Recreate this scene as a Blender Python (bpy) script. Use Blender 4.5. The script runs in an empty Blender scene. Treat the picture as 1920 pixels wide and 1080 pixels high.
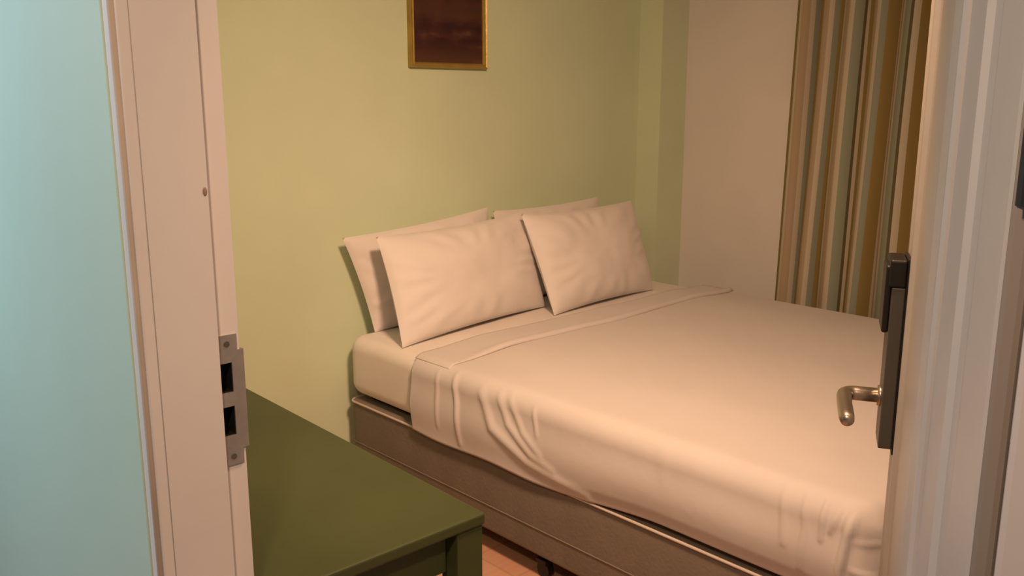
import bpy, bmesh, math, random
from mathutils import Vector, Matrix, noise

random.seed(7)
SC = bpy.context.scene
COL = SC.collection

# ------------------------------------------------------------------ camera
CAM_H, PITCH, YAW = 1.5, math.radians(11.93), math.radians(46.8)
cam_data = bpy.data.cameras.new('camera')
cam = bpy.data.objects.new('camera', cam_data)
COL.objects.link(cam)
cam.location = (0, 0, CAM_H)
fwd = Vector((math.cos(YAW) * math.cos(PITCH), math.sin(YAW) * math.cos(PITCH), -math.sin(PITCH)))
cam.rotation_euler = fwd.to_track_quat('-Z', 'Y').to_euler()
cam_data.sensor_width = 36
cam_data.lens = 1680 / 1920 * 36
cam_data.clip_start = 0.02
SC.camera = cam

# ------------------------------------------------------------------ world, lights, exposure
world = bpy.data.worlds.new('world')
SC.world = world
world.use_nodes = True
world.node_tree.nodes['Background'].inputs[0].default_value = (0.75, 0.85, 1.0, 1)
world.node_tree.nodes['Background'].inputs[1].default_value = 0.06
SC.view_settings.view_transform = 'Standard'
SC.view_settings.look = 'None'
SC.view_settings.gamma = 1
SC.view_settings.use_curve_mapping = False
SC.view_settings.exposure = 0.0


def area_light(name, loc, target, size, power, color, spread=180, shape='DISK'):
    l = bpy.data.lights.new(name, 'AREA')
    l.shape = shape
    l.size = size
    l.energy = power
    l.color = color
    l.spread = math.radians(spread)
    o = bpy.data.objects.new(name, l)
    COL.objects.link(o)
    o.location = loc
    o.rotation_euler = (Vector(target) - Vector(loc)).to_track_quat('-Z', 'Y').to_euler()
    return o


WARM = (1.0, 0.605, 0.37)
COOL = (0.72, 0.88, 1.0)
area_light('bedroom_ceiling_lamp', (1.15, 0.8, 2.3), (2.2, 2.4, 0.2), 0.3, 28, WARM, 125)
area_light('corridor_lamp', (-0.85, 2.35, 1.95), (0.42, 1.9, 1.2), 0.45, 23, COOL)
area_light('jamb_fill_light', (-0.15, 0.15, 2.36), (0.15, 0.7, 0), 0.16, 20, (1.0, 0.68, 0.44), 160)  # unseen warm fill added to brighten the jamb and floor

# ------------------------------------------------------------------ materials


def new_mat(name):
    m = bpy.data.materials.new(name)
    m.use_nodes = True
    nt = m.node_tree
    return m, nt, nt.nodes['Principled BSDF']


def srgb(r, g, b):
    f = lambda c: (c / 255 / 12.92) if c / 255 <= 0.04045 else ((c / 255 + 0.055) / 1.055) ** 2.4
    return (f(r), f(g), f(b), 1)


def mat(name, rgb, rough=0.6, var=0.06, scale=6.0, bump=0.0, bscale=60.0, metal=0.0, spec=0.4, sheen=0.0, coat=0.0):
    """A plain surface with slight procedural variation and bump."""
    m, nt, b = new_mat(name)
    n = nt.nodes
    tc = n.new('ShaderNodeTexCoord')
    nz = n.new('ShaderNodeTexNoise')
    nz.inputs['Scale'].default_value = scale
    nz.inputs['Detail'].default_value = 4
    nt.links.new(tc.outputs['Object'], nz.inputs['Vector'])
    rp = n.new('ShaderNodeValToRGB')
    c = Vector(rgb[:3])
    lo, hi = c * (1 - var), c * (1 + var)
    rp.color_ramp.elements[0].position = 0.3
    rp.color_ramp.elements[1].position = 0.7
    rp.color_ramp.elements[0].color = (*lo, 1)
    rp.color_ramp.elements[1].color = (*[min(1, x) for x in hi], 1)
    nt.links.new(nz.outputs['Fac'], rp.inputs['Fac'])
    nt.links.new(rp.outputs['Color'], b.inputs['Base Color'])
    b.inputs['Roughness'].default_value = rough
    b.inputs['Metallic'].default_value = metal
    b.inputs['Specular IOR Level'].default_value = spec
    b.inputs['Sheen Weight'].default_value = sheen
    b.inputs['Coat Weight'].default_value = coat
    if bump:
        nb = n.new('ShaderNodeTexNoise')
        nb.inputs['Scale'].default_value = bscale
        nb.inputs['Detail'].default_value = 3
        nt.links.new(tc.outputs['Object'], nb.inputs['Vector'])
        bp = n.new('ShaderNodeBump')
        bp.inputs['Strength'].default_value = bump
        bp.inputs['Distance'].default_value = 0.01
        nt.links.new(nb.outputs['Fac'], bp.inputs['Height'])
        nt.links.new(bp.outputs['Normal'], b.inputs['Normal'])
    return m


M_MINT = mat('mint_green_paint', (0.62, 0.72, 0.51), 0.75, 0.03, 3, 0.05, 40)
M_CORR = mat('corridor_mint_paint', (0.47, 0.62, 0.53), 0.6, 0.03, 2, 0.04, 30)
M_WHITE = mat('white_wall_paint', (0.73, 0.70, 0.68), 0.75, 0.03, 3, 0.05, 40)
M_CEIL = mat('ceiling_paint', (0.75, 0.74, 0.72), 0.8, 0.02)
M_TRIM = mat('white_trim_paint', (0.66, 0.62, 0.60), 0.45, 0.03, 4, 0.04, 25)
M_CASING = mat('shaded_casing_paint', (0.40, 0.365, 0.36), 0.5, 0.05, 6)  # white trim paint made darker, its shade put into the colour
M_BEAD = mat('brownish_bead', (0.42, 0.34, 0.27), 0.75, 0.08, 9)  # brownish tone of the thin edge bead
M_DOOR = mat('white_door_paint', (0.50, 0.465, 0.44), 0.42, 0.04, 5, 0.05, 30)
M_SHADE = mat('brown_grey_shade', (0.17, 0.145, 0.125), 0.7, 0.08)  # shade between door and jamb, put into a dark colour
M_LINEN = mat('white_bed_linen', (0.62, 0.575, 0.56), 0.85, 0.02, 5, 0.06, 35, spec=0.15, sheen=0.15)
M_PILLOW = mat('white_pillowcase', (0.745, 0.695, 0.665), 0.85, 0.02, 6, 0.10, 22, spec=0.15, sheen=0.15)
M_MATT = mat('mattress_ticking', (0.80, 0.75, 0.71), 0.85, 0.04, 8, 0.08, 40, spec=0.15)
M_BASE = mat('taupe_upholstery', (0.20, 0.165, 0.135), 0.8, 0.07, 9, 0.15, 90, spec=0.2)
M_PIPE = mat('pale_piping', (0.55, 0.48, 0.42), 0.7, 0.04)
M_BLACK = mat('black_plastic', (0.012, 0.011, 0.010), 0.45, 0.1)
M_DESK = mat('dark_green_paint', (0.054, 0.066, 0.021), 0.5, 0.12, 4, 0.04, 20)
M_STEEL = mat('brushed_steel', (0.42, 0.38, 0.34), 0.42, 0.1, 40, 0.05, 120, metal=0.7)
M_HANDLE = mat('satin_nickel', (0.50, 0.43, 0.36), 0.30, 0.04, 20, metal=0.9)
M_LOCK = mat('grey_lock_housing', (0.085, 0.078, 0.066), 0.45, 0.08, 15)
M_GOLD = mat('gilt_frame', (0.42, 0.30, 0.075), 0.40, 0.15, 12, 0.1, 60, metal=0.5)
M_GOLD2 = mat('gilt_frame_outer', (0.22, 0.13, 0.03), 0.5, 0.15, 12)


def floor_mat():
    m, nt, b = new_mat('orange_brown_floorboards')
    n = nt.nodes
    tc = n.new('ShaderNodeTexCoord')
    br = n.new('ShaderNodeTexBrick')
    br.inputs['Scale'].default_value = 1.0
    br.inputs['Color1'].default_value = (0.66, 0.38, 0.25, 1)
    br.inputs['Color2'].default_value = (0.60, 0.33, 0.21, 1)
    br.inputs['Mortar'].default_value = (0.54, 0.29, 0.185, 1)
    br.inputs['Mortar Size'].default_value = 0.004
    br.inputs['Brick Width'].default_value = 1.2
    br.inputs['Row Height'].default_value = 0.19
    nt.links.new(tc.outputs['Object'], br.inputs['Vector'])
    mp = n.new('ShaderNodeMapping')
    mp.inputs['Scale'].default_value = (2, 30, 2)
    nt.links.new(tc.outputs['Object'], mp.inputs['Vector'])
    nz = n.new('ShaderNodeTexNoise')
    nz.inputs['Scale'].default_value = 2
    nt.links.new(mp.outputs['Vector'], nz.inputs['Vector'])
    mx = n.new('ShaderNodeMixRGB')
    mx.blend_type = 'MULTIPLY'
    mx.inputs[0].default_value = 0.3
    nt.links.new(br.outputs['Color'], mx.inputs[1])
    nt.links.new(nz.outputs['Color'], mx.inputs[2])
    nt.links.new(mx.outputs[0], b.inputs['Base Color'])
    b.inputs['Roughness'].default_value = 0.45
    return m


def curtain_mat():
    m, nt, b = new_mat('striped_curtain_cloth')
    n = nt.nodes
    uv = n.new('ShaderNodeUVMap')
    uv.uv_map = 'cloth'
    sep = n.new('ShaderNodeSeparateXYZ')
    nt.links.new(uv.outputs['UV'], sep.inputs[0])
    fr = n.new('ShaderNodeMath')
    fr.operation = 'FRACT'
    nt.links.new(sep.outputs['X'], fr.inputs[0])
    rp = n.new('ShaderNodeValToRGB')
    rp.color_ramp.interpolation = 'CONSTANT'
    ol = (0.29, 0.215, 0.075, 1)
    cr = (0.52, 0.47, 0.37, 1)
    gg = (0.27, 0.30, 0.235, 1)
    tn = (0.40, 0.315, 0.22, 1)
    dk = (0.12, 0.105, 0.05, 1)
    stops = [(0, ol), (0.17, cr), (0.22, tn), (0.33, cr), (0.40, gg), (0.52, dk), (0.56, cr), (0.64, ol), (0.78, tn), (0.86, cr), (0.92, gg)]
    e = rp.color_ramp.elements
    e[0].position, e[0].color = stops[0]
    e[1].position, e[1].color = stops[1]
    for p, c in stops[2:]:
        q = e.new(p)
        q.color = c
    nt.links.new(fr.outputs[0], rp.inputs['Fac'])
    nt.links.new(rp.outputs['Color'], b.inputs['Base Color'])
    b.inputs['Roughness'].default_value = 0.8
    b.inputs['Specular IOR Level'].default_value = 0.2
    return m


def painting_mat():
    m, nt, b = new_mat('dark_red_painting')
    n = nt.nodes
    tc = n.new('ShaderNodeTexCoord')
    mp = n.new('ShaderNodeMapping')
    mp.inputs['Scale'].default_value = (1.0, 1.0, 2.2)
    nt.links.new(tc.outputs['Object'], mp.inputs['Vector'])
    nz = n.new('ShaderNodeTexNoise')
    nz.inputs['Scale'].default_value = 9
    nz.inputs['Detail'].default_value = 5
    nt.links.new(mp.outputs['Vector'], nz.inputs['Vector'])
    rp = n.new('ShaderNodeValToRGB')
    e = rp.color_ramp.elements
    e[0].position, e[0].color = 0.30, (0.014, 0.003, 0.006, 1)
    e[1].position, e[1].color = 0.74, (0.15, 0.065, 0.040, 1)
    q = e.new(0.5); q.color = (0.042, 0.008, 0.009, 1)
    q = e.new(0.62); q.color = (0.065, 0.019, 0.014, 1)
    nt.links.new(nz.outputs['Fac'], rp.inputs['Fac'])
    # painted horizontal bands: an ochre strip of ground at the foot and a brown bank above it
    sep = n.new('ShaderNodeSeparateXYZ')
    nt.links.new(tc.outputs['Object'], sep.inputs[0])
    ad = n.new('ShaderNodeMath'); ad.operation = 'MULTIPLY_ADD'
    ad.inputs[1].default_value = 0.06
    nt.links.new(nz.outputs['Fac'], ad.inputs[0])
    nt.links.new(sep.outputs['Z'], ad.inputs[2])
    r2 = n.new('ShaderNodeValToRGB')
    e = r2.color_ramp.elements
    e[0].position, e[0].color = 0.0, (0.7, 0.7, 0.7, 1)
    e[1].position, e[1].color = 1.0, (0.0, 0.0, 0.0, 1)
    for p, v in ((0.06, 0.75), (0.10, 0.3), (0.14, 0.0), (0.20, 0.0), (0.24, 0.55), (0.28, 0.45), (0.32, 0.0)):
        q = e.new(p); q.color = (v, v, v, 1)
    nt.links.new(ad.outputs[0], r2.inputs['Fac'])
    mx = n.new('ShaderNodeMixRGB')
    nt.links.new(r2.outputs['Color'], mx.inputs[0])
    nt.links.new(rp.outputs['Color'], mx.inputs[1])
    mx.inputs[2].default_value = (0.10, 0.042, 0.017, 1)
    nt.links.new(mx.outputs[0], b.inputs['Base Color'])
    b.inputs['Roughness'].default_value = 0.6
    return m


M_FLOOR = floor_mat()
M_CURT = curtain_mat()
M_PAINT = painting_mat()

# ------------------------------------------------------------------ helpers


def obj(name, bm, m, parent=None, smooth=False, bevel=0.0, seg=2):
    bmesh.ops.recalc_face_normals(bm, faces=bm.faces)
    me = bpy.data.meshes.new(name)
    bm.to_mesh(me)
    bm.free()
    me.materials.append(m)
    o = bpy.data.objects.new(name, me)
    COL.objects.link(o)
    if smooth:
        for p in me.polygons:
            p.use_smooth = True
    if bevel:
        md = o.modifiers.new('bevel', 'BEVEL')
        md.width = bevel
        md.segments = seg
        md.limit_method = 'ANGLE'
        md.angle_limit = math.radians(40)
    if parent is not None:
        o.parent = parent
        # parts are authored in world coordinates
        o.matrix_parent_inverse = world_of(parent).inverted()
    return o


def world_of(o):
    m = Matrix.LocRotScale(o.location, o.rotation_euler, o.scale)
    return world_of(o.parent) @ o.matrix_parent_inverse @ m if o.parent else m


def box(bm, lo, hi, mtx=None):
    vs = []
    for x in (lo[0], hi[0]):
        for y in (lo[1], hi[1]):
            for z in (lo[2], hi[2]):
                p = Vector((x, y, z))
                vs.append(bm.verts.new(mtx @ p if mtx else p))
    for f in ((0, 1, 3, 2), (4, 6, 7, 5), (0, 4, 5, 1), (2, 3, 7, 6), (0, 2, 6, 4), (1, 5, 7, 3)):
        bm.faces.new([vs[i] for i in f])
    return bm


def B(*boxes, mtx=None):
    bm = bmesh.new()
    for lo, hi in boxes:
        box(bm, lo, hi, mtx)
    return bm


def tube(bm, pts, radii, n=16, cap=True):
    pts = [Vector(p) for p in pts]
    rings = []
    up = None
    for i, p in enumerate(pts):
        t = (pts[min(i + 1, len(pts) - 1)] - pts[max(i - 1, 0)]).normalized()
        if up is None:
            a = Vector((0, 0, 1)) if abs(t.z) < 0.9 else Vector((1, 0, 0))
            up = (a - t * a.dot(t)).normalized()
        else:
            up = (up - t * up.dot(t)).normalized()
        s = t.cross(up)
        r = radii[i] if isinstance(radii, (list, tuple)) else radii
        rings.append([bm.verts.new(p + (up * math.cos(2 * math.pi * k / n) + s * math.sin(2 * math.pi * k / n)) * r) for k in range(n)])
    for a, b in zip(rings, rings[1:]):
        for k in range(n):
            bm.faces.new((a[k], a[(k + 1) % n], b[(k + 1) % n], b[k]))
    if cap:
        bm.faces.new(rings[0][::-1])
        bm.faces.new(rings[-1])
    return bm


def empty(name, loc, rz=0.0):
    o = bpy.data.objects.new(name, None)
    COL.objects.link(o)
    o.location = loc
    o.rotation_euler = (0, 0, rz)
    o.empty_display_size = 0.1
    return o


def tag(o, label=None, cat=None, group=None, kind=None):
    if label: o['label'] = label
    if cat: o['category'] = cat
    if group: o['group'] = group
    if kind: o['kind'] = kind
    return o


def struct(name, bm, m, label, cat, **k):
    return tag(obj(name, bm, m, **k), label, cat, kind='structure')


def ss(a, b, x):
    t = max(0.0, min(1.0, (x - a) / (b - a)))
    return t * t * (3 - 2 * t)


# ------------------------------------------------------------------ the setting
XD0, XD1 = 0.424, 0.565        # corridor face and room face of the door wall
YJ, YH = 1.16, 0.131           # strike jamb and hinge jamb
XR, YW, YF = 3.86, 2.95, -0.60  # window wall, headboard wall, foot wall
HC = 2.42

struct('floor', B(((-1.6, -1.2, -0.06), (XR + 0.12, 3.6, 0))), M_FLOOR, 'orange brown wooden floor under the bed', 'floor')
struct('ceiling', B(((XD0, YF - 0.1, HC), (XR + 0.12, YW + 0.1, HC + 0.08))), M_CEIL, 'plain white bedroom ceiling', 'ceiling')
struct('wall_back', B(((XD1, YW, 0), (XR + 0.12, YW + 0.1, HC))), M_MINT, 'mint green wall behind the bed and pillows', 'wall')
struct('wall_right', B(((XR, YF, 0), (XR + 0.12, YW, HC))), M_WHITE, 'white wall between the green corner and the striped curtain', 'wall')
struct('wall_front', B(((XD1, YF - 0.1, 0), (XR + 0.12, YF, HC))), M_MINT, 'green wall beyond the foot of the bed', 'wall')
struct('trim_1', B(((3.65, 2.81, 0), (XR, YW, HC))), M_MINT, 'boxed green column in the corner beside the right pillows', 'column')
# wall with the doorway: corridor face and room face
struct('wall_left', B(((XD0, 1.205, 0), (XD1 - 0.002, 3.6, 2.6))), M_CORR, 'pale blue green corridor wall left of the door jamb', 'wall')
struct('wall_door', B(((XD0, -1.2, 0), (XD1, 0.06, 2.6)), ((XD0, 0.06, 2.14), (XD1, 1.205, 2.6))), M_CORR,
       'corridor wall over and right of the doorway', 'wall')

# strike jamb: door stop face, rebate for the leaf, pocket behind the strike plate
XS = 0.528
bm = B(((0.443, YJ, 0), (XS, 1.205, 2.10)),
       ((XS, 1.175, 0), (XD1, 1.205, 1.01)), ((XS, 1.175, 1.14), (XD1, 1.205, 2.10)),
       ((XS, 1.175, 1.01), (0.5325, 1.205, 1.14)), ((0.5525, 1.175, 1.01), (XD1, 1.205, 1.14)),
       ((0.5325, 1.198, 1.01), (0.5525, 1.205, 1.14)))
jamb = struct('trim_2', bm, M_TRIM, 'pinkish white door jamb holding the steel strike plate', 'door jamb')
bm = bmesh.new()
tube(bm, [(0.4255, 1.170, 0), (0.4255, 1.170, 2.10)], 0.0050, 14)
obj('edge_bead', bm, M_BEAD, jamb, smooth=True)['label'] = 'thin brownish bead along the corridor edge'
bm = B(((0.4265, 1.1608, 0), (0.443, 1.205, 2.10)))
obj('edge_fillet', bm, M_TRIM, jamb, bevel=0.002)
# knot showing through the paint
bm = bmesh.new()
bmesh.ops.create_uvsphere(bm, u_segments=14, v_segments=8, radius=1.0)
bmesh.ops.transform(bm, matrix=Matrix.Translation((0.5235, YJ, 1.378)) @ Matrix.Diagonal((0.0032, 0.0015, 0.0062, 1)), verts=bm.verts)
obj('wood_knot', bm, mat('knot', (0.30, 0.20, 0.15), 0.6), jamb, smooth=True)['label'] = 'small brown knot'
# strike plate with two real holes and a lip folded round the edge
x0, x1 = 0.528, 0.5605
P0, P1 = 1.1725, 1.1749
bm = B(((x0, P0, 0.977), (x1, P1, 1.022)), ((x0, P0, 1.066), (x1, P1, 1.087)), ((x0, P0, 1.131), (x1, P1, 1.172)),
       ((x0, P0, 1.022), (0.5335, P1, 1.066)), ((0.5515, P0, 1.022), (x1, P1, 1.066)),
       ((x0, P0, 1.087), (0.5335, P1, 1.131)), ((0.5515, P0, 1.087), (x1, P1, 1.131)),
       ((x1, P0, 1.000), (0.5700, P1, 1.148)), ((0.5675, P1 - 0.001, 1.000), (0.5700, 1.181, 1.148)))
strike = obj('strike_plate', bm, M_STEEL, jamb)
strike['label'] = 'brushed steel strike plate with two black holes'
for za, zb in ((1.022, 1.066), (1.087, 1.131)):
    bm = B(((0.5335, P1 + 0.0005, za), (0.5515, 1.1975, za + 0.001)), ((0.5335, P1 + 0.0005, zb - 0.001), (0.5515, 1.1975, zb)),
           ((0.5335, P1 + 0.0005, za), (0.5340, 1.1975, zb)), ((0.5510, P1 + 0.0005, za), (0.5515, 1.1975, zb)),
           ((0.5335, 1.1965, za), (0.5515, 1.1975, zb)))
    obj('latch_pocket', bm, M_BLACK, strike)
for z in (0.990, 1.159):
    bm = bmesh.new()
    tube(bm, [(0.545, P0 - 0.0012, z), (0.545, P0 + 0.001, z)], [0.0042, 0.0046], 14)
    obj('screw', bm, M_LOCK, strike)
# hinge jamb: flat casing, dark strip standing in for shade on its opening edge
casing = struct('trim_3', B(((0.410, 0.03, 0), (XD1 - 0.02, 0.121, 2.14))), M_CASING, 'white door casing painted in a shaded grey at the right edge of the view', 'door jamb', bevel=0.004)
obj('shade_strip', B(((0.412, 0.121, 0), (0.43, 0.1315, 2.12))), M_SHADE, casing, bevel=0.003)['label'] = 'brown strip standing in for shade along the opening edge'
bm = bmesh.new()
tube(bm, [(0.416, 0.1262, 1.456), (0.416, 0.1262, 1.56)], 0.0050, 14)
box(bm, (0.4085, 0.085, 1.456), (0.411, 0.1262, 1.56))
obj('hinge_leaf', bm, M_BLACK, casing)['label'] = 'black hinge knuckle'
struct('trim_4', B(((0.43, 0.06, 2.10), (XD1, 1.205, 2.14))), M_TRIM, 'head of the door frame over the doorway', 'door jamb')

# ------------------------------------------------------------------ door leaf, swung into the room
DW, DT = 1.0, 0.042
DTH = math.radians(27.9)
DM = Matrix.Translation((0.56, 0.135, 0)) @ Matrix.Rotation(DTH, 4, 'Z')   # local x along the leaf, local +y out of the corridor face


def ring(bm, x0, x1, z0, z1, prof, mtx):
    """A moulding that runs round a rectangle: prof = [(inset, height)]"""
    loops = []
    for d, h in prof:
        loops.append([bm.verts.new(mtx @ Vector(p)) for p in ((x0 + d, h, z0 + d), (x1 - d, h, z0 + d), (x1 - d, h, z1 - d), (x0 + d, h, z1 - d))])
    for a, b in zip(loops, loops[1:]):
        for k in range(4):
            bm.faces.new((a[k], a[(k + 1) % 4], b[(k + 1) % 4], b[k]))
    bm.faces.new(loops[-1])


bm = B(((0, -DT, 0.008), (DW, -0.0005, 2.06)), mtx=DM)
MP = [(0, -0.002), (0, 0.003), (0.008, 0.007), (0.018, 0.007), (0.028, 0.001), (0.060, 0.0005), (0.095, 0.005), (0.110, 0.005)]
for xa, xb in ((0.12, 0.42), (0.56, 0.88)):
    for za, zb in ((0.16, 1.94),):
        ring(bm, xa, xb, za, zb, MP, DM)
door = struct('door_1', bm, M_DOOR, 'white panelled bedroom door standing open on the right', 'door')

# electronic lock near the free edge
LX0, LX1, LZ0, LZ1 = 0.915, 0.985, 0.950, 1.258
bm = B(((LX0 - 0.004, 0, LZ0 - 0.008), (LX1 + 0.004, 0.006, LZ1 + 0.002)), mtx=DM)
lock = obj('electronic_lock', bm, M_BLACK, door, bevel=0.002)
lock['label'] = 'tall dark electronic lock with a black reader on top'
bm = B(((LX0, 0.006, LZ0), (LX1, 0.026, 1.214)), mtx=DM)
obj('lock_housing', bm, M_LOCK, lock, bevel=0.002)['label'] = 'grey metal housing'
bm = B(((LX0 - 0.002, 0.006, 1.214), (LX1 + 0.002, 0.031, LZ1)), ((LX0 + 0.004, 0.026, 1.140), (LX1, 0.036, LZ1 - 0.01)), mtx=DM)
obj('card_reader', bm, M_BLACK, lock, bevel=0.004, seg=3)['label'] = 'black card reader module'

# lever handle: rose, shank, bend, grip running back towards the hinge side
hs, hz = 0.950, 1.028
pts = [(hs, 0.026, hz), (hs, 0.064, hz)]
R = 0.018
for k in range(1, 7):
    a = k / 6 * math.pi / 2
    pts.append((hs - R * (1 - math.cos(a)), 0.064 + R * math.sin(a), hz))
pts += [(hs - R - 0.04, 0.064 + R, hz - 0.001), (hs - R - 0.09, 0.064 + R - 0.002, hz - 0.004), (hs - R - 0.105, 0.064 + R - 0.003, hz - 0.005), (hs - R - 0.110, 0.064 + R - 0.003, hz - 0.005)]
rad = [0.0118] * (len(pts) - 2) + [0.0105, 0.005]
bm = bmesh.new()
tube(bm, [DM @ Vector(p) for p in pts], rad, 18)
tube(bm, [DM @ Vector(p) for p in ((hs, 0.024, hz), (hs, 0.031, hz))], [0.018, 0.0165], 20)
obj('door_handle', bm, M_HANDLE, door, smooth=True)['label'] = 'satin nickel lever handle'

# ------------------------------------------------------------------ bed
BX0, BX1, BY0, BY1 = 1.835, 3.59, 0.775, 2.885
bed = tag(empty('bed', ((BX0 + BX1) / 2, (BY0 + BY1) / 2, 0)), 'double bed with taupe upholstered base on castors against the green wall', 'bed')


def rounded_slab(lo, hi, rv, re, nseg=5):
    """Box with vertical corner radius rv and top/bottom edge radius re."""
    bm = bmesh.new()
    prof = []
    for k in range(nseg + 1):
        a = -math.pi / 2 + k / nseg * math.pi / 2
        prof.append((re * (1 - math.cos(a)), lo[2] + re + re * math.sin(a)))
    for k in range(nseg + 1):
        a = k / nseg * math.pi / 2
        prof.append((re * (1 - math.cos(a)), hi[2] - re + re * math.sin(a)))
    loops = []
    for d, z in prof:
        loop = []
        r = max(rv - d, 0.001)
        for cx, cy, a0 in ((hi[0] - rv, hi[1] - rv, 0), (lo[0] + rv, hi[1] - rv, 90), (lo[0] + rv, lo[1] + rv, 180), (hi[0] - rv, lo[1] + rv, 270)):
            for k in range(nseg + 1):
                a = math.radians(a0 + 90 * k / nseg)
                loop.append(bm.verts.new((cx + r * math.cos(a), cy + r * math.sin(a), z)))
        loops.append(loop)
    for a, b in zip(loops, loops[1:]):
        for k in range(len(a)):
            bm.faces.new((a[k], a[(k + 1) % len(a)], b[(k + 1) % len(a)], b[k]))
    bm.faces.new(loops[0][::-1])
    bm.faces.new(loops[-1])
    return bm


def slab_path(lo, hi, rv, z, n=6):
    out = []
    for cx, cy, a0 in ((hi[0] - rv, hi[1] - rv, 0), (lo[0] + rv, hi[1] - rv, 90), (lo[0] + rv, lo[1] + rv, 180), (hi[0] - rv, lo[1] + rv, 270)):
        for k in range(n + 1):
            a = math.radians(a0 + 90 * k / n)
            out.append((cx + rv * math.cos(a), cy + rv * math.sin(a), z))
    return out + out[:1]


base = obj('bed_base', rounded_slab((BX0, BY0, 0.085), (BX1, BY1, 0.348), 0.035, 0.012), M_BASE, bed, smooth=True)
base['label'] = 'taupe upholstered base'
bm = bmesh.new()
tube(bm, slab_path((BX0 - 0.003, BY0 - 0.003), (BX1 + 0.003, BY1 + 0.003), 0.037, 0.342), 0.0045, 8, cap=False)
obj('piping', bm, M_PIPE, base, smooth=True)['label'] = 'pale piping along the top edge'
bm = bmesh.new()
tube(bm, slab_path((BX0 - 0.001, BY0 - 0.001), (BX1 + 0.001, BY1 + 0.001), 0.036, 0.178), 0.0025, 8, cap=False)
obj('seam', bm, M_BASE, base, smooth=True)
for cx, cy in ((1.875, 1.84), (3.58, 1.84), (1.875, 0.92), (3.58, 0.92), (1.875, 2.78), (3.58, 2.78)):
    bm = bmesh.new()
    tube(bm, [(cx - 0.012, cy, 0.026), (cx + 0.012, cy, 0.026)], 0.026, 18)
    tube(bm, [(cx, cy + 0.012, 0.04), (cx, cy + 0.012, 0.088)], 0.011, 12)
    box(bm, (cx - 0.018, cy - 0.018, 0.046), (cx + 0.018, cy + 0.026, 0.062))
    obj('castor', bm, M_BLACK, bed)
MX0, MX1, MY0, MY1, MZ0, MZ1 = BX0 - 0.002, BX1 + 0.002, 0.780, 2.905, 0.368, 0.600
mattress = obj('mattress', rounded_slab((MX0, MY0, MZ0), (MX1, MY1, MZ1), 0.075, 0.052, 7), M_MATT, bed, smooth=True)
mattress['label'] = 'white mattress bare of the top sheet at its head end'
bm = B(((BX0 + 0.06, BY0 + 0.06, 0.345), (BX1 - 0.06, BY1 - 0.06, 0.372)))
obj('mattress_support', bm, M_BLACK, bed)


# top sheet: flat grid over the mattress and a skirt tucked down its sides
def seg_d(p, a, b):
    ab = (b[0] - a[0], b[1] - a[1])
    l2 = ab[0] ** 2 + ab[1] ** 2
    t = max(0, min(1, ((p[0] - a[0]) * ab[0] + (p[1] - a[1]) * ab[1]) / l2))
    return math.hypot(p[0] - a[0] - ab[0] * t, p[1] - a[1] - ab[1] * t), t


# ridges on the bed's left side as polylines of (y, z), amplitude, half width
RIDGES = [
    ([(2.225, 0.60), (2.20, 0.50), (2.185, 0.37)], 0.0075, 0.011),
    ([(2.31, 0.58), (2.30, 0.40)], 0.0045, 0.009),
    ([(2.08, 0.57), (2.02, 0.47), (1.86, 0.40), (1.62, 0.365)], 0.0085, 0.017),
    ([(1.95, 0.58), (1.88, 0.49), (1.80, 0.44)], 0.005, 0.011),
    ([(2.00, 0.58), (1.95, 0.50), (1.84, 0.43), (1.75, 0.41)], 0.006, 0.012),
    ([(1.84, 0.57), (1.82, 0.50)], 0.0045, 0.008),
    ([(1.35, 0.58), (1.345, 0.50)], 0.002, 0.02),
    ([(1.00, 0.60), (0.985, 0.47)], 0.005, 0.009),
    ([(0.945, 0.60), (0.935, 0.52), (0.94, 0.42)], 0.006, 0.008),
    ([(0.895, 0.60), (0.895, 0.51)], 0.008, 0.006),
    ([(0.86, 0.59), (0.875, 0.535)], 0.007, 0.006),
    ([(0.835, 0.585), (0.845, 0.555)], 0.006, 0.005),
    ([(0.826, 0.585), (0.832, 0.545), (0.840, 0.46), (0.838, 0.37)], 0.020, 0.009),
    ([(0.775, 0.535), (0.815, 0.53)], 0.003, 0.008),
    ([(0.775, 0.46), (0.815, 0.465)], 0.005, 0.007),
    ([(0.775, 0.41), (0.815, 0.415)], 0.004, 0.006),
]
SHX0, SHX1, SHY0, SHY1, SZ = MX0 - 0.013, MX1 + 0.013, MY0 - 0.015, 2.455, MZ1 + 0.008
SR = 0.058


def side_bump(y, z):
    b = 0.0
    for pl, amp, w in RIDGES:
        best, bt = 9, 0
        for i in range(len(pl) - 1):
            d, t = seg_d((y, z), pl[i], pl[i + 1])
            if d < best:
                best, bt = d, (i + t) / (len(pl) - 1)
        b += amp * math.exp(-(best / w) ** 2) * (0.55 + 0.45 * math.sin(math.pi * min(1, max(0, bt * 0.9 + 0.1))))
    return b


def hem_z(y):
    return 0.372 - 0.030 * ss(1.35, 1.75, y) + 0.004 * math.sin(y * 13) * ss(1.6, 1.9, y)


def top_z(x, y):
    n = noise.noise(Vector((x * 1.6, y * 1.6, 3.1))) * 0.006 + noise.noise(Vector((x * 4, y * 5, 8.1))) * 0.002
    e = min(ss(SHX0 + SR, SHX0 + 0.35, x), ss(SHX1 - SR, SHX1 - 0.35, x), ss(SHY0 + SR, SHY0 + 0.35, y))
    return SZ + n * e + 0.010 * e


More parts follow.
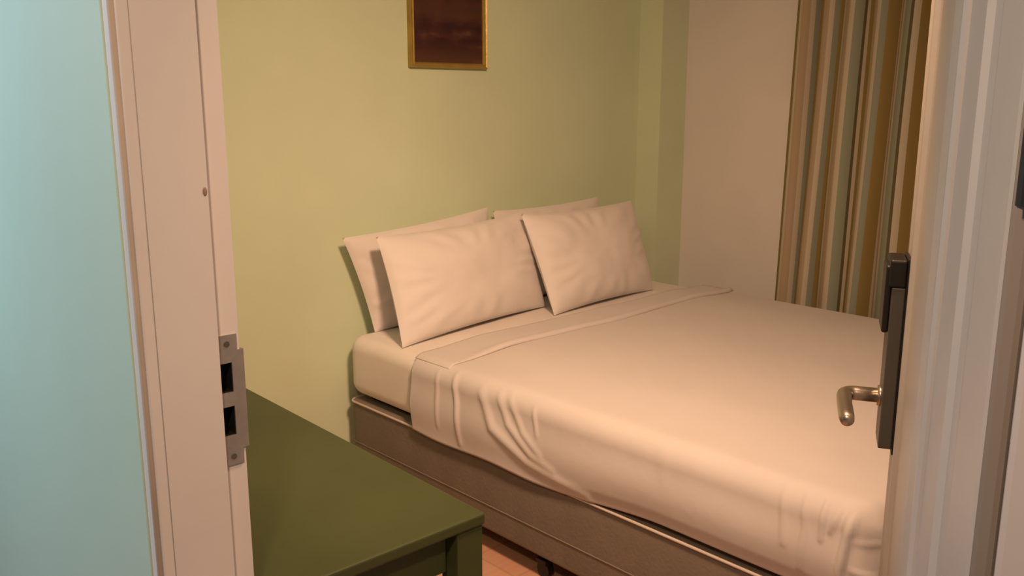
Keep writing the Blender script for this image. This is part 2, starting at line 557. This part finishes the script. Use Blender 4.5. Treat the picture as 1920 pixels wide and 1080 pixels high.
bm = bmesh.new()
NX, NY, NC, NP = 60, 400, 10, 40
xs = [SHX0 + SR + (SHX1 - SHX0 - 2 * SR) * i / NX for i in range(NX + 1)]
ys = [SHY1 - (SHY1 - SHY0 - SR) * j / NY for j in range(NY + 1)]
grid = [[bm.verts.new((x, y, top_z(x, y))) for y in ys] for x in xs]
for i in range(NX):
    for j in range(NY):
        bm.faces.new((grid[i][j], grid[i + 1][j], grid[i + 1][j + 1], grid[i][j + 1]))
# skirt path: left side head to foot, foot, right side foot to head
path = [(grid[0][j], Vector((-1, 0, 0))) for j in range(NY)]
c = grid[0][NY]
path += [(c, Vector((-math.cos(a), -math.sin(a), 0))) for a in [math.pi / 2 * k / NC for k in range(NC + 1)]]
path += [(grid[i][NY], Vector((0, -1, 0))) for i in range(1, NX)]
c = grid[NX][NY]
path += [(c, Vector((math.sin(a), -math.cos(a), 0))) for a in [math.pi / 2 * k / NC for k in range(NC + 1)]]
path += [(grid[NX][j], Vector((1, 0, 0))) for j in range(NY - 1, -1, -1)]
cols = []
for v, nrm in path:
    col = [v]
    hz_ = hem_z(v.co.y)
    for k in range(1, NP + 1):
        if k <= 8:
            a = k / 8 * math.pi / 2
            d, z = SR * math.sin(a), SZ - SR * (1 - math.cos(a)) + 0.0
            if k < 8:
                z += (v.co.z - SZ) * (1 - k / 8)
        else:
            t = (k - 8) / (NP - 8)
            d, z = SR, SZ - SR + (hz_ - (SZ - SR)) * t
            d += 0.010 * math.sin(math.pi * t) ** 2 - 0.010 * ss(0.75, 1.0, t) * (1 - ss(1.6, 1.9, v.co.y))
        p = v.co.copy()
        q = Vector((p.x + nrm.x * d, p.y + nrm.y * d, z))
        if nrm.x < 0:
            w = ss(0, 4, k)
            bmp = side_bump(q.y, z) * w + noise.noise(Vector((q.y * 5, z * 7, 1))) * 0.003 * w
            q += nrm * bmp
        else:
            q += nrm * (noise.noise(Vector((q.x * 9, q.y * 9, z * 3))) * 0.003 * ss(0, 4, k))
        col.append(bm.verts.new(q))
    cols.append(col)
for a, b in zip(cols, cols[1:]):
    if a[0] is b[0]:
        bm.faces.new((a[0], a[1], b[1]))
    else:
        bm.faces.new((a[0], a[1], b[1], b[0]))
    for k in range(1, NP):
        bm.faces.new((a[k], a[k + 1], b[k + 1], b[k]))
sheet = tag(obj('bed_sheet', bm, M_LINEN, smooth=True), 'white top sheet stretched over the mattress and hanging down its side', 'bed sheet')
md = sheet.modifiers.new('cloth_thickness', 'SOLIDIFY')
md.thickness = 0.004
md.offset = 1

# turned down band across the head of the sheet
bm = bmesh.new()
NX2, NB = 110, 16
rows = []
for i in range(NX2 + 1):
    x = SHX0 + SR + 0.004 + (SHX1 - SHX0 - SR * 1.4 - 0.004) * max(0, i - 14) / (NX2 - 14)
    ya = 2.462
    fade = ss(SHX0 + SR, SHX0 + SR + 0.28, x)
    yb = 2.285 + 0.018 * noise.noise(Vector((x * 2, 0, 5))) + 0.012 * (x - 2.7)
    row = []
    for k in range(NB + 1):
        t = k / NB
        y = ya + (yb - ya) * t
        z = top_z(x, min(y, SHY1)) + 0.0047 + (0.002 + 0.009 * math.exp(-((t - 0.90) / 0.10) ** 2)) * fade + 0.0035 * fade * noise.noise(Vector((x * 3, y * 12, 2)))
        if t > 0.94:
            z -= 0.006 * ss(0.94, 1.0, t) * fade
        if i < 14:      # the end of the band follows the rounded edge down
            ang = math.radians(38) * (1 - i / 14)
            row.append(bm.verts.new((SHX0 + SR + 0.004 - (SR + 0.004) * math.sin(ang), y, z - (SR + 0.004) * (1 - math.cos(ang)))))
        else:
            row.append(bm.verts.new((x, y, z)))
    rows.append(row)
for a, b in zip(rows, rows[1:]):
    for k in range(NB):
        bm.faces.new((a[k], a[k + 1], b[k + 1], b[k]))
band = obj('turned_down_band', bm, M_LINEN, sheet, smooth=True)
md = band.modifiers.new('cloth_thickness', 'SOLIDIFY')
md.thickness = 0.004
md.offset = 1


# ------------------------------------------------------------------ pillows
def pillow(name, tl, tr, bl, br, thick, seed, label):
    tl, tr, bl, br = map(Vector, (tl, tr, bl, br))
    bm = bmesh.new()
    N, Mv = 64, 44
    nrm = (tr - bl).cross(tl - br).normalized()
    if nrm.y > 0:
        nrm = -nrm
    sides = []
    for s in (1, -1):
        g = []
        for i in range(N + 1):
            r = []
            for j in range(Mv + 1):
                a, b = i / N, j / Mv
                u, v = 2 * a - 1, 2 * b - 1
                # edges drawn in between the pointed corners
                pu = u * (1 - 0.030 * (1 - v * v))
                pv = v * (1 - 0.055 * (1 - u * u))
                A, Bq = (pu + 1) / 2, (pv + 1) / 2
                p = (bl * (1 - A) + br * A) * (1 - Bq) + (tl * (1 - A) + tr * A) * Bq
                f = (1 - abs(u) ** 2.6) * (1 - abs(v) ** 2.4)
                h = thick / 2 * max(f, 0) ** 0.52
                # slack and creases: stronger towards the seams
                edge = max(abs(u), abs(v))
                ang = math.atan2(v, u)
                cre = 0.004 * math.sin(ang * 17 + seed * 3 + 3 * noise.noise(Vector((u * 2, v * 2, seed)))) * ss(0.45, 0.8, edge) * (1 - ss(0.9, 1.0, edge))
                nn = noise.noise(Vector((u * 1.8 + seed, v * 1.5, s * 2.0))) * 0.012 + noise.noise(Vector((u * 5 + seed, v * 4, s))) * 0.003
                h += (cre + nn) * (max(f, 0) ** 0.4)
                r.append((p + nrm * s * h))
            g.append(r)
        sides.append(g)
    vf = [[bm.verts.new(q) for q in r] for r in sides[0]]
    vb = [[vf[i][j] if i in (0, N) or j in (0, Mv) else bm.verts.new(sides[1][i][j]) for j in range(Mv + 1)] for i in range(N + 1)]
    for g in (vf, vb):
        for i in range(N):
            for j in range(Mv):
                bm.faces.new((g[i][j], g[i + 1][j], g[i + 1][j + 1], g[i][j + 1]))
    rim = {v for i in range(N + 1) for j in range(Mv + 1) if i in (0, N) or j in (0, Mv) for v in (vf[i][j],)}
    for e in bm.edges:
        if e.verts[0] in rim and e.verts[1] in rim:
            e.smooth = False
    o = obj(name, bm, M_PILLOW, smooth=True)
    return tag(o, label, 'pillow', 'pillows propped against the headboard wall')


pillow('pillow', (1.825, 2.880, 0.985), (2.575, 2.895, 1.040), (1.945, 2.860, 0.600), (2.60, 2.860, 0.600), 0.10, 1.3,
       'left rear pillow against the green wall, its left edge showing')
pillow('pillow', (2.600, 2.890, 1.022), (3.290, 2.890, 1.034), (2.66, 2.860, 0.600), (3.33, 2.860, 0.600), 0.10, 4.1,
       'right rear pillow almost hidden behind the right front pillow')
pillow('pillow', (1.885, 2.745, 0.998), (2.675, 2.778, 1.022), (1.880, 2.590, 0.604), (2.740, 2.700, 0.606), 0.155, 2.2,
       'left front pillow, the plump brightly lit one by the near bed edge')
pillow('pillow', (2.592, 2.705, 1.024), (3.335, 2.720, 1.026), (2.648, 2.560, 0.604), (3.370, 2.600, 0.604), 0.165, 7.7,
       'right front pillow nearest the corner column')

# ------------------------------------------------------------------ desk
DX0, DX1, DY0, DY1, DZ = 0.590, 1.042, 1.168, 2.62, 0.745
desk = tag(empty('desk', ((DX0 + DX1) / 2, (DY0 + DY1) / 2, 0)), 'dark green painted desk beside the door jamb', 'desk')
obj('desk_top', B(((DX0, DY0, DZ - 0.024), (DX1, DY1, DZ))), M_DESK, desk, bevel=0.005, seg=3)
for xa, ya in ((DX1 - 0.064, DY0 + 0.004), (DX0 + 0.004, DY0 + 0.004), (DX1 - 0.064, DY1 - 0.054), (DX0 + 0.004, DY1 - 0.054)):
    obj('leg', B(((xa, ya, 0), (xa + 0.06, ya + 0.05, DZ - 0.024))), M_DESK, desk, bevel=0.003)
obj('end_apron', B(((DX0 + 0.064, DY0 + 0.028, 0.640), (DX1 - 0.074, DY0 + 0.046, DZ - 0.024))), M_DESK, desk)
obj('end_apron', B(((DX0 + 0.064, DY1 - 0.044, 0.640), (DX1 - 0.064, DY1 - 0.026, DZ - 0.024))), M_DESK, desk)
obj('side_apron', B(((DX1 - 0.040, DY0 + 0.054, 0.640), (DX1 - 0.022, DY1 - 0.054, DZ - 0.024))), M_DESK, desk)
obj('side_apron', B(((DX0 + 0.012, DY0 + 0.054, 0.640), (DX0 + 0.030, DY1 - 0.054, DZ - 0.024))), M_DESK, desk)

desk.rotation_euler.z = math.radians(-1.4)

# ------------------------------------------------------------------ framed picture
PX0, PX1, PZ0, PZ1 = 2.204, 2.607, 1.622, 2.20
pic = tag(empty('framed_picture', ((PX0 + PX1) / 2, YW, PZ0)), 'dark red painting in a thin gilt frame on the green wall', 'picture')
bm = bmesh.new()
loops = []
for d, h in ((0, 0), (0, 0.020), (0.004, 0.026), (0.010, 0.022), (0.016, 0.024), (0.021, 0.017), (0.022, 0.012)):
    loops.append([bm.verts.new((x, YW - 0.0005 - h, z)) for x, z in ((PX0 + d, PZ0 + d), (PX1 - d, PZ0 + d), (PX1 - d, PZ1 - d), (PX0 + d, PZ1 - d))])
for a, b in zip(loops, loops[1:]):
    for k in range(4):
        bm.faces.new((a[k], a[(k + 1) % 4], b[(k + 1) % 4], b[k]))
bm.faces.new(loops[0][::-1])
obj('frame', bm, M_GOLD, pic)['label'] = 'thin gilt frame'
po = obj('painting', B(((0.021, -0.0125, 0.021), (PX1 - PX0 - 0.021, -0.006, PZ1 - PZ0 - 0.021))), M_PAINT, None)
po.parent = pic
po.location = (-(PX1 - PX0) / 2, 0, 0)
po['label'] = 'dark red and brown painting'

# ------------------------------------------------------------------ curtain
curt = tag(empty('curtain', (3.79, 1.6, 0)), 'olive and cream striped curtain hanging in folds on the right wall', 'curtain')
bm = bmesh.new()
uvl = bm.loops.layers.uv.new('cloth')
NU, NZ = 360, 40
CY0, CY1, CZ0, CZ1 = 0.90, 2.135, 0.03, 2.37
PER = 0.118


def cpt(s, t):
    """s along the width from the left edge, t from top to bottom"""
    z = CZ1 + (CZ0 - CZ1) * t
    y = CY1 - s * (CY1 - CY0)
    ph = 2 * math.pi * (s * (CY1 - CY0)) / PER + 0.9 * math.sin(s * 9)
    amp = (0.026 + 0.012 * t) * (1 + 0.25 * math.sin(s * 23))
    x = 3.785 - amp * math.sin(ph) + 0.008 * math.sin(ph * 2 + 1) + 0.006 * math.sin(t * 4 + s * 7)
    y += 0.022 * math.cos(ph) + 0.050 * t * (1 - s * 0.5) + 0.004 * math.sin(t * 5 + s * 30)
    return Vector((x, y, z))


L = [0.0]
for i in range(NU):
    L.append(L[-1] + (cpt((i + 1) / NU, 0.4) - cpt(i / NU, 0.4)).length)
g = [[bm.verts.new(cpt(i / NU, j / NZ)) for j in range(NZ + 1)] for i in range(NU + 1)]
for i in range(NU):
    for j in range(NZ):
        f = bm.faces.new((g[i][j], g[i][j + 1], g[i + 1][j + 1], g[i + 1][j]))
        for lp, (a, b) in zip(f.loops, ((i, j), (i, j + 1), (i + 1, j + 1), (i + 1, j))):
            lp[uvl].uv = (L[a] / 0.34 + 0.02, b / NZ)
cl = obj('curtain_cloth', bm, M_CURT, curt, smooth=True)
md = cl.modifiers.new('cloth_thickness', 'SOLIDIFY')
md.thickness = 0.003
obj('curtain_track', B(((3.765, 0.85, 2.372), (3.805, 2.19, HC))), M_TRIM, curt)
